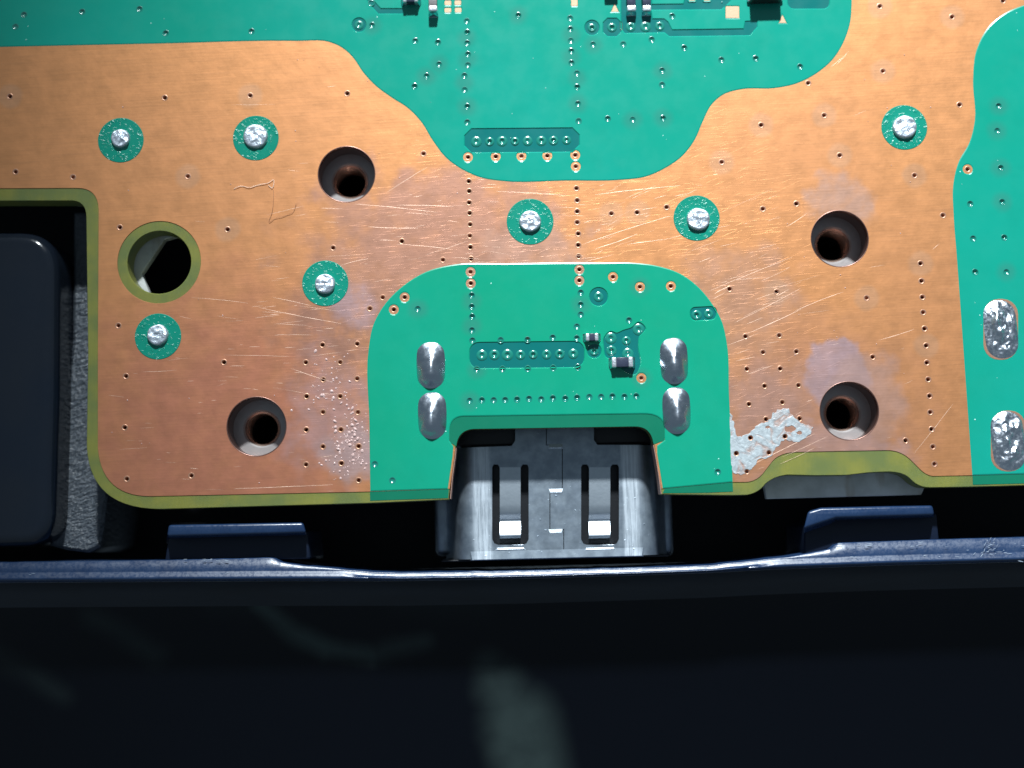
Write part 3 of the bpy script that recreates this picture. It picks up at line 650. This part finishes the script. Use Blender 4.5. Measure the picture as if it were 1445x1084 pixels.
# a black moulded package at the top of the board
x, y = P(1078, -16)
t = empty('chip_package', (x, y, ZM)); tag(t, 'black square moulded package beside the square copper pad', 'chip')
b = link('body', mesh('body', *box(-0.98, 0.98, -1.05, 0.85, 0.06, 0.95)), M_epx, t); bevel(b, 0.06, 2)
for sx in (-1, 1):
    for yy in (-0.75, 0.2):
        k = link('terminal', mesh('terminal', *box(sx * 0.98 - 0.16, sx * 0.98 + 0.16, yy - 0.16, yy + 0.16, 0.0, 0.28)), M_term, t); bevel(k, 0.08, 3)
x, y = P(862, -12)
t = empty('chip_package', (x, y, ZM)); tag(t, 'small black package edge above the narrow copper triangle', 'chip')
b = link('body', mesh('body', *box(-0.42, 0.42, -0.3, 0.4, 0.02, 0.55)), M_epx, t); bevel(b, 0.05, 2)

# lint fibres on the copper
def fibre(pts, r, label, z=0.03, mat=None):
    q = [(*P(a, b), z + 0.03 * abs(math.sin(i * 0.4))) for i, (a, b) in enumerate(spline(pts, 6))]
    V, F = [], []
    for i, c in enumerate(q):
        d = Vector(q[min(i + 1, len(q) - 1)]) - Vector(q[max(i - 1, 0)]); d.normalize()
        u = d.cross(Vector((0, 0, 1))).normalized(); v = u.cross(d)
        V += [tuple(Vector(c) + (u * math.cos(t) + v * math.sin(t)) * r) for t in [math.pi / 3 * k for k in range(6)]]
    F = [(6*i + k, 6*i + (k+1) % 6, 6*i + 6 + (k+1) % 6, 6*i + 6 + k) for i in range(len(q) - 1) for k in range(6)]
    return tag(link('lint_fibre', mesh('lint_fibre', V, F, True), mat), label, 'fibre')
n = NT('pale_lint'); M_lint = n.set((0.92, 0.76, 0.62), 0.5, 0, 0.4)
n = NT('brown_lint'); M_lintb = n.set((0.40, 0.20, 0.11), 0.5, 0, 0.4)
fibre([(330, 267), (340, 263), (352, 265), (366, 261), (380, 258), (386, 254), (384, 266), (379, 262)], 0.015, 'pale hooked lint fibre lying on copper between a pin and a screw hole', mat=M_lint)
fibre([(386, 268), (386, 282), (384, 300), (380, 314), (388, 309), (402, 305), (414, 299), (418, 288)], 0.011, 'thin brown lint fibre trailing below the pale hooked fibre on copper', mat=M_lintb)

# ------------------------------------------------------------------ metal shield and standoffs under the board
shield = empty('metal_shield'); tag(shield, 'grey metal plate under the board, showing at the shallow edge notch', 'metal plate')
ZS = -1.80
so = [(148, 290), (148, 690), (590, 672), (590, 545), (975, 545), (975, 672), (1076, 672), (1082, 704), (1150, 702.5), (1200, 701), (1300, 698.5), (1312, 672), (1700, 655), (1700, -200), (-300, -200), (-300, 270)]
sh = [(circle(P(a, b, ZS), 2.9, 40), ZS - 0.6) for a, b, r in SCREW]
sh.append((PP([(232, 338), (200, 386), (213, 420), (250, 440), (300, 420), (310, 350), (280, 325)], ZS), ZS - 0.6))
sheet('plate', PP(so, ZS), sh, ZS, ZS - 0.6, M_zinc, shield, 0.04, bottom=True)
for (a, b, r), sl in zip(SCREW, ['under the screw hole beside the lint fibres', 'under the screw hole farthest above the shallow edge notch', 'under the screw hole at the shallow edge notch', 'under the screw hole beside the flux droplets']):
    x, y = P(a, b)
    t = empty('threaded_standoff', (x, y, -1.62)); tag(t, 'metal threaded standoff ' + sl, 'standoff', 'standoffs under the screw holes')
    prof = [(2.7, -4.0), (2.7, -0.08), (2.62, 0.0), (1.86, 0.0), (1.83, -0.05), (1.83, -0.36)]
    link('collar', lathe('collar', prof, 64, False), M_hole, t)
    link('seat_ring', lathe('seat_ring', [(1.84, -0.35), (1.20, -0.35), (1.10, -0.46)], 64, False), M_std, t)
    tp = [(1.10, -0.46)]; z = -0.46
    for k in range(7):
        tp += [(1.0, z - 0.10), (0.95, z - 0.14), (1.09, z - 0.24), (1.11, z - 0.28)]; z -= 0.28
    link('thread', lathe('thread', tp, 48), M_thr, t)
    link('bore', lathe('bore', [(1.06, z), (1.0, -7.0), (0, -7.0)], 32), M_blk, t)  # bore coloured black, the darkness deep in the hole painted in

# ------------------------------------------------------------------ the video connector
ZH = -2.5
conn = empty('video_connector', (*P(785, 690, ZH), ZH)); tag(conn, 'steel video port with two spring tabs set in the board notch', 'connector')
cxm, _ = P(786, 690, ZH); oy = conn.location.y / MM; ox = conn.location.x / MM
def H(px, py):                                  # pixel -> connector coordinates (mm), skew of the photo removed
    x, y = P(px, py, ZH); return (x - cxm, y)
FLAT, BR = 5.25, 1.25; AMAX = math.radians(72)
def bend(s, d=0.0):
    a = abs(s); sg = 1 if s >= 0 else -1
    if a <= FLAT: return s, 0.0
    t = min((a - FLAT) / BR, AMAX); x = FLAT + BR * math.sin(t); z = -BR * (1 - math.cos(t))
    rest = a - FLAT - BR * AMAX
    if rest > 0: x += rest * math.cos(AMAX); z -= rest * math.sin(AMAX)
    return sg * x, z
y_f = H(786, 786.5)[1]; y_b = H(786, 556)[1]; SX = FLAT + BR * AMAX + 2.6
outer = [(-SX, y_f), (SX, y_f), (SX, y_b), (-SX, y_b)]
def rr(x0, x1, y0, y1, r): return [H(*q) for q in rpill(x0, x1, y0, y1, r, 0, 4)]
slotA, slotB = (694.5, 746, 655.5, 769), (820, 873.5, 655.5, 769)
holes = []
tongues = ((704.5, 735.5), (830.5, 862))
for (x0, x1, y0, y1), (t0, t1) in zip((slotA, slotB), tongues):
    lp = [(x0, y0 + 4), (x0 + 2, y0), (t0 - 2, y0), (t0, y0 + 3), (t0, y0 + 4), (t1, y0 + 4), (t1, y0 + 3), (t1 + 2, y0), (x1 - 2, y0), (x1, y0 + 4), (x1, y1 - 8), (x1 - 3, y1 - 2), (x1 - 8, y1), (x0 + 8, y1), (x0 + 3, y1 - 2), (x0, y1 - 8)]
    holes.append([H(*q) for q in lp])
holes.append([H(*q) for q in [(640, 596), (727, 596), (727, 622), (722, 629.5), (652, 632), (640, 632)]])
holes.append([H(*q) for q in [(930, 594), (838, 594), (838, 621), (843, 628), (918, 628), (930, 628)]])
def seam(path, wd=1.1):                         # thin dovetail gap
    L_, R_ = [], []
    for i, (x, y) in enumerate(path):
        x2, y2 = path[min(i + 1, len(path) - 1)]; x1, y1 = path[max(i - 1, 0)]
        d1 = np.array([x - x1, y - y1], float); d2 = np.array([x2 - x, y2 - y], float)
        n1 = np.array([-d1[1], d1[0]]) / (np.linalg.norm(d1) or 1); n2 = np.array([-d2[1], d2[0]]) / (np.linalg.norm(d2) or 1)
        m = n1 + n2; k = 1 if (i in (0, len(path) - 1)) else 1
        if i in (0, len(path) - 1): m = m / np.linalg.norm(m)
        L_.append((x + m[0] * wd / 2, y + m[1] * wd / 2)); R_.append((x - m[0] * wd / 2, y - m[1] * wd / 2))
    return L_ + R_[::-1]
holes.append([H(*q) for q in seam([(771, 575), (771, 628), (793.5, 628), (793.5, 690), (776, 690), (776, 747), (795.5, 747), (795.5, 785)])])
ex = []
for sg in (-1, 1):
    for k in range(9):
        s = sg * (FLAT + BR * AMAX * k / 8); ex.append(((s, y_f), (s, y_b)))
v2, tr = fill(outer, [ccw(h) for h in holes], ex)
V = []
for s, yy in v2:
    x, z = bend(s); V.append((x + cxm - ox, yy - oy, z))
shell = link('shell', mesh('shell', V, tr, False), M_steel, conn)
so_ = shell.modifiers.new('sheet', 'SOLIDIFY'); so_.thickness = 0.28 * MM; so_.offset = -1
shell.data.polygons.foreach_set('use_smooth', [True] * len(shell.data.polygons))
es = shell.modifiers.new('split', 'EDGE_SPLIT'); es.split_angle = math.radians(35)
# bright pressed lips below the slots
def bar(name, x0, x1, y0, y1, z0, z1, mat, parent, bv=0.04):
    (ax, ay), (bx, by) = H(x0, y1), H(x1, y0)
    o = link(name, mesh(name, *box(ax + cxm - ox, bx + cxm - ox, ay - oy, by - oy, z0, z1)), mat, parent)
    return bevel(o, bv, 3)
for (x0, x1, y0, y1) in (slotA, slotB):
    (ax, ay), (bx, by) = H(x0 + 6, y1 + 0.5), H(x1 - 6, y1 + 5.5)
    xs = [ax + cxm - ox, bx + cxm - ox]; ya, yb = ay - oy, by - oy
    V = [(xs[0], ya, -0.06), (xs[1], ya, -0.06), (xs[0] + .08, yb, 0.03), (xs[1] - .08, yb, 0.03), (xs[0] - .1, yb - 0.07, 0.003), (xs[1] + .1, yb - 0.07, 0.003), (xs[0] - .12, ya, 0.001), (xs[1] + .12, ya, 0.001)]
    link('slot_lip', mesh('slot_lip', V, [(0, 2, 3, 1), (2, 4, 5, 3), (0, 6, 4, 2), (1, 3, 5, 7)]), M_spring, shell)
for (px_, py_) in ((784.5, 691), (784, 748), (784, 628)):
    (ax, ay), (bx, by) = H(px_ - 10, py_ - 1), H(px_ + 10, py_ + 3.5)
    xs = [ax + cxm - ox, bx + cxm - ox]; ya, yb = ay - oy, by - oy
    V = [(xs[0], ya, 0.002), (xs[1], ya, 0.002), (xs[0] + .08, yb, 0.05), (xs[1] - .08, yb, 0.05), (xs[0], yb - 0.06, 0.002), (xs[1], yb - 0.06, 0.002)]
    link('seam_lip', mesh('seam_lip', V, [(0, 2, 3, 1), (2, 4, 5, 3), (0, 4, 2), (1, 3, 5)]), M_spring, shell)
(ax, ay), (bx, by) = H(664, 778.5), H(908, 784)
xs = [ax + cxm - ox, bx + cxm - ox]; ya, yb = ay - oy, by - oy
link('front_lip', mesh('front_lip', [(xs[0], ya, 0.001), (xs[1], ya, 0.001), (xs[0] + .1, yb, 0.05), (xs[1] - .1, yb, 0.05), (xs[0], yb - 0.05, -0.02), (xs[1], yb - 0.05, -0.02)], [(0, 2, 3, 1), (2, 4, 5, 3), (0, 4, 2), (1, 3, 5)]), M_steel, shell)
# spring tabs
for (t0, t1), (x0, x1, y0, y1) in zip(tongues, (slotA, slotB)):
    prof = [(y0 + 4, 0.0), (690, -0.005), (712, -0.03), (722, -0.07), (728, -0.20), (733, -0.40), (735, -0.44), (736.5, -0.43), (745, -0.25), (754, -0.05), (756, -0.04), (757, -0.10), (760, -0.25)]
    V, F = [], []
    for py_, z in prof:
        (ax, yy), (bx, _) = H(t0 + 0.8, py_), H(t1 - 0.8, py_)
        V += [(ax + cxm - ox, yy - oy, z), (bx + cxm - ox, yy - oy, z)]
    for i in range(len(prof) - 1): F.append((2*i, 2*i + 2, 2*i + 3, 2*i + 1))
    o = link('spring_tab', mesh('spring_tab', V, F, True), M_spring, conn)
    m = o.modifiers.new('sheet', 'SOLIDIFY'); m.thickness = 0.16 * MM; m.offset = -1
    es = o.modifiers.new('split', 'EDGE_SPLIT'); es.split_angle = math.radians(50)
# black insulator inside, with an opening round the moving tabs
bar('insulator', 668, 904, 560, 784, -3.4, -0.62, M_blk, conn, 0.1)
bar('housing_block', 643, 729, 560, 629, -1.6, -0.32, M_blk, conn, 0.08)
bar('housing_block', 836, 926, 560, 626, -1.6, -0.32, M_blk, conn, 0.08)
# front flange
o = bar('flange', 622, 946, 785.5, 791, -4.6, -0.75, M_blk, conn, 0.12)
for a_, b_ in ((611, 633), (931, 953)):
    bar('side_wall', a_, b_, 640, 786, -6.4, -2.9, M_steel, conn, 0.4)

# ------------------------------------------------------------------ plastic case
case = empty('plastic_case', (*P(722, 860, -3), -3)); tag(case, 'glossy black plastic case with blue-black rim running below the board', 'case')
def cpart(name, V, F, mat, smooth=False):
    l = case.location / MM
    return link(name, mesh(name, [(x - l.x, y - l.y, z - l.z) for x, y, z in V], F, smooth), mat, case)
XI = [-420, 0, 250, 380, 386, 396, 420, 470, 520, 560, 730, 912, 1000, 1071, 1118, 1150, 1172, 1180, 1190, 1300, 1445, 1860]
YI = [804, 793.5, 790, 787, 788, 793.5, 797, 802, 806.5, 808, 806, 801, 797.5, 790, 785, 779.5, 775, 769, 766, 762, 758, 747]
XLo = [-420, 0, 385, 500, 560, 730, 912, 1000, 1084, 1250, 1445, 1860]
YLo = [826, 820.5, 818, 818, 818, 815, 809.5, 806.5, 802, 796, 791, 779]
xs = sorted(set(list(np.linspace(-420, 1860, 200)) + XI))
RV, RF, OV, OF = [], [], [], []
for x in xs:
    yi, yl = float(np.interp(x, XI, YI)), float(np.interp(x, XLo, YLo))
    yi += 0.7 * noise.noise(Vector((x * 0.05, 0, 0)))
    ys = max(yi + 1.5, yl - 13)
    k = min(1.0, max(0.0, (yl - yi - 9) / 14))          # 0 in the scooped middle, 1 at the thick ends
    pr = [(yi, -7.0), (yi, -1.22), (yi + 0.8, -1.13), (ys, -1.12), (ys + 1.5, -1.10), (ys + 4, -1.03), (ys + 8, -0.93), (yl - 3, -0.90), (yl - 0.5, -0.98), (yl + 1.5, -1.2), (yl + 3, -1.6)]
    for py_, z in pr: RV.append((*P(x, py_, -0.9), z + 0.012 * noise.noise(Vector((x * 0.08, py_ * .2, 5)))))
    po = [(yl + 2.6, -1.45), (yl + 12, -2.2), (yl + 25, -2.9), (yl + 40, -3.5), (yl + 70, -4.3), (yl + 120, -5.2), (yl + 200, -6.4), (yl + 330, -8.2), (yl + 560, -11.0)]
    for py_, z in po: OV.append((*P(x, py_, -0.9), z))
def grid(nv, nc):
    return [(i*nv + j, i*nv + j + 1, (i+1)*nv + j + 1, (i+1)*nv + j) for i in range(nc - 1) for j in range(nv - 1)]
cpart('rim', RV, grid(11, len(xs)), M_case, True)
# the glossy outer panel with pale blurred reflections painted into its colour
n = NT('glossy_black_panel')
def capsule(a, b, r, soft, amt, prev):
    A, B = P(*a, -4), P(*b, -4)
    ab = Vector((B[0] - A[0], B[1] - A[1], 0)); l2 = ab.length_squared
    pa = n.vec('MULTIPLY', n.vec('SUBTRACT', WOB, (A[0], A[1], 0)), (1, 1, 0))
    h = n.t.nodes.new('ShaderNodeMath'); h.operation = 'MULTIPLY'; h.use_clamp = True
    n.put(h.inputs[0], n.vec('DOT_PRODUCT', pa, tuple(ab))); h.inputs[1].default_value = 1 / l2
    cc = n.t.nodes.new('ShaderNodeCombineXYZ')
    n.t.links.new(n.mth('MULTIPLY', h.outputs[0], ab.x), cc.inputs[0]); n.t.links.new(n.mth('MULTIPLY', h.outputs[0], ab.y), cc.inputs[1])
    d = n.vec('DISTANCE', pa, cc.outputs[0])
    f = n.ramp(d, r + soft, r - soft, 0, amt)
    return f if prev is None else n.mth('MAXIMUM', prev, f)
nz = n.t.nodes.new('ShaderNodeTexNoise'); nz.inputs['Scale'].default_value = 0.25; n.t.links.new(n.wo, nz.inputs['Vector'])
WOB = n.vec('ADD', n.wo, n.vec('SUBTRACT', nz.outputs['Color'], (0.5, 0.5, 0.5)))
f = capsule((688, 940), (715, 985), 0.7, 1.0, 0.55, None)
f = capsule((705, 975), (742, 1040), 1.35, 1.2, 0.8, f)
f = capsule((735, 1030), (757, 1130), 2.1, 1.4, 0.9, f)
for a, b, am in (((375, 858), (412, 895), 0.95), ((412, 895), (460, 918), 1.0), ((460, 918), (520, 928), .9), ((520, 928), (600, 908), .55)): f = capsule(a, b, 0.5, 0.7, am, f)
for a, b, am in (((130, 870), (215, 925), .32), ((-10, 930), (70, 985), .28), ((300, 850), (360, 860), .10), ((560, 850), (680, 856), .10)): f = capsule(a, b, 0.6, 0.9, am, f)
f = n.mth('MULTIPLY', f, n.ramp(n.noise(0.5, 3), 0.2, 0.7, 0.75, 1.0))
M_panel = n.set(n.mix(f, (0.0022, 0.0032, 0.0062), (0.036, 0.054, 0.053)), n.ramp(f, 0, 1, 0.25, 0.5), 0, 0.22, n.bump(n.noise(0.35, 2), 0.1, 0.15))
n = NT('panel_bevel'); M_band = n.set(n.mix(n.ramp(n.noise(0.5, 4, stretch=(3, 0.6, 1)), 0.3, 0.7), (0.003, 0.006, 0.012), (0.006, 0.011, 0.020)), 0.34, 0, 0.4, n.bump(n.noise(1.5, 4), 0.2, 0.05))
cpart('bevel_band', [v for i, v in enumerate(OV) if i % 9 < 4], grid(4, len(xs)), M_band, True)
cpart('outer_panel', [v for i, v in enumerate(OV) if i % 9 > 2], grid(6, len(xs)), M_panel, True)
# inner floor
(x0, y0), (x1, y1) = P(-420, 830, -12), P(1860, -520, -12)
cpart('inner_floor', *box(x0, x1, y0, y1, -12.6, -12.0), M_inner)
# textured ledge seen in the cutout
lz = -4.0
lp = PP([(104, 300), (152, 300), (152, 690), (146, 740), (141, 772), (124, 780), (92, 776), (70, 770), (78, 700), (90, 600), (102, 480)], lz)
led = sheet('textured_ledge', lp, [], lz, -12.05, M_tex, None, 0.2); led.parent = case
led.matrix_parent_inverse = Matrix.Translation(-case.location)
# latch tabs
def latch(pts_top, z1, pts_low, z2):
    V = [(*P(a, b, z1), z1) for a, b in pts_top] + [(*P(a, b, z2), z2) for a, b in pts_low]
    n_ = len(pts_top); F = [tuple(range(n_))[::-1], tuple(range(n_, 2 * n_))] + [(i, (i + 1) % n_, n_ + (i + 1) % n_, n_ + i) for i in range(n_)]
    o = cpart('latch_tab', V, F, M_case); bevel(o, 0.16, 3); return o
latch([(238, 741), (428, 737.5), (432, 752), (236, 757)], -0.62, [(240, 738), (426, 735), (436, 764), (234, 768)], -5.5)
latch([(1140, 722), (1158, 717), (1316, 713.5), (1318, 727), (1180, 731), (1134, 746)], -0.62, [(1144, 719), (1160, 714), (1312, 711), (1322, 738), (1182, 742), (1134, 770)], -5.5)
for q in ([(238, 752), (434, 749), (438, 789), (232, 793)], [(1136, 742), (1182, 728), (1322, 724), (1326, 766), (1190, 770), (1136, 784)]):
    n_ = 4; V = [(*P(a, b, -1.9), -1.9) for a, b in q] + [(*P(a, b, -1.9), -8.0) for a, b in q]; n_ = len(q)
    o = cpart('latch_base', V, [tuple(range(n_))[::-1]] + [(i, (i + 1) % n_, n_ + (i + 1) % n_, n_ + i) for i in range(n_)], M_dark); bevel(o, 0.15, 3)
# ------------------------------------------------------------------ module in the board's left cutout
mz = -1.1
lp = [(-330, 327), (-330, 780)] + arc((30, 771), (73, 770), (75, 725), 8) + [(80, 560)] + arc((81, 385), (80, 328), (28, 326), 14)
lp = ccw(PP(lp, mz)); RAD = 0.75; V, F = [], []; n_ = len(lp)
rings = [(lp, -12.05)] + [(offset(lp, -RAD * (1 - math.cos(t))), mz - RAD + RAD * math.sin(t)) for t in [math.pi / 2 * k / 7 for k in range(8)]]
for q, z in rings: V += [(x, y, z) for x, y in q]
for k in range(len(rings) - 1):
    for i in range(n_): F.append((k*n_ + i, k*n_ + (i+1) % n_, (k+1)*n_ + (i+1) % n_, (k+1)*n_ + i))
F.append(tuple(range((len(rings) - 1) * n_, len(rings) * n_)))
mod = link('black_module', mesh('black_module', V, F, True), M_mod)
tag(mod, 'black rounded plastic block beside the board, in its left cutout', 'plastic block')

# scuffs on the rim, and glints along its edges painted as pale burrs
SV, SF = [], []
SC = [(1394 + random.gauss(0, 10), 776 + random.gauss(0, 8)) for _ in range(26)] + [(random.uniform(250, 392), random.uniform(789, 792)) for _ in range(14)] + [(random.uniform(1175, 1445), random.uniform(766, 772)) for _ in range(14)]
SC += [(random.uniform(0, 480), random.uniform(808, 816)) for _ in range(12)] + [(random.uniform(1100, 1440), random.uniform(784, 796)) for _ in range(10)]
for x, y in SC:
    L = random.uniform(2, 9); a = math.radians(random.choice((random.gauss(0, 12), random.gauss(50, 15)))) if 1370 < x < 1420 else math.radians(random.gauss(0, 8))
    scratch(x, y, x + L * math.cos(a), y - L * math.sin(a), random.uniform(0.012, 0.03), 0.0, -0.98)
l = case.location / MM
n = NT('rim_scuff_and_glint'); M_scuff_glint = n.set((0.30, 0.36, 0.44), 0.4, 0, 0.6)
o = link('scuff_and_glint_marks', mesh('scuff_and_glint_marks', [(x - l.x, y - l.y, z - 0.98 - l.z) for x, y, z in SV], SF), M_scuff_glint, case); o['kind'] = 'stuff'
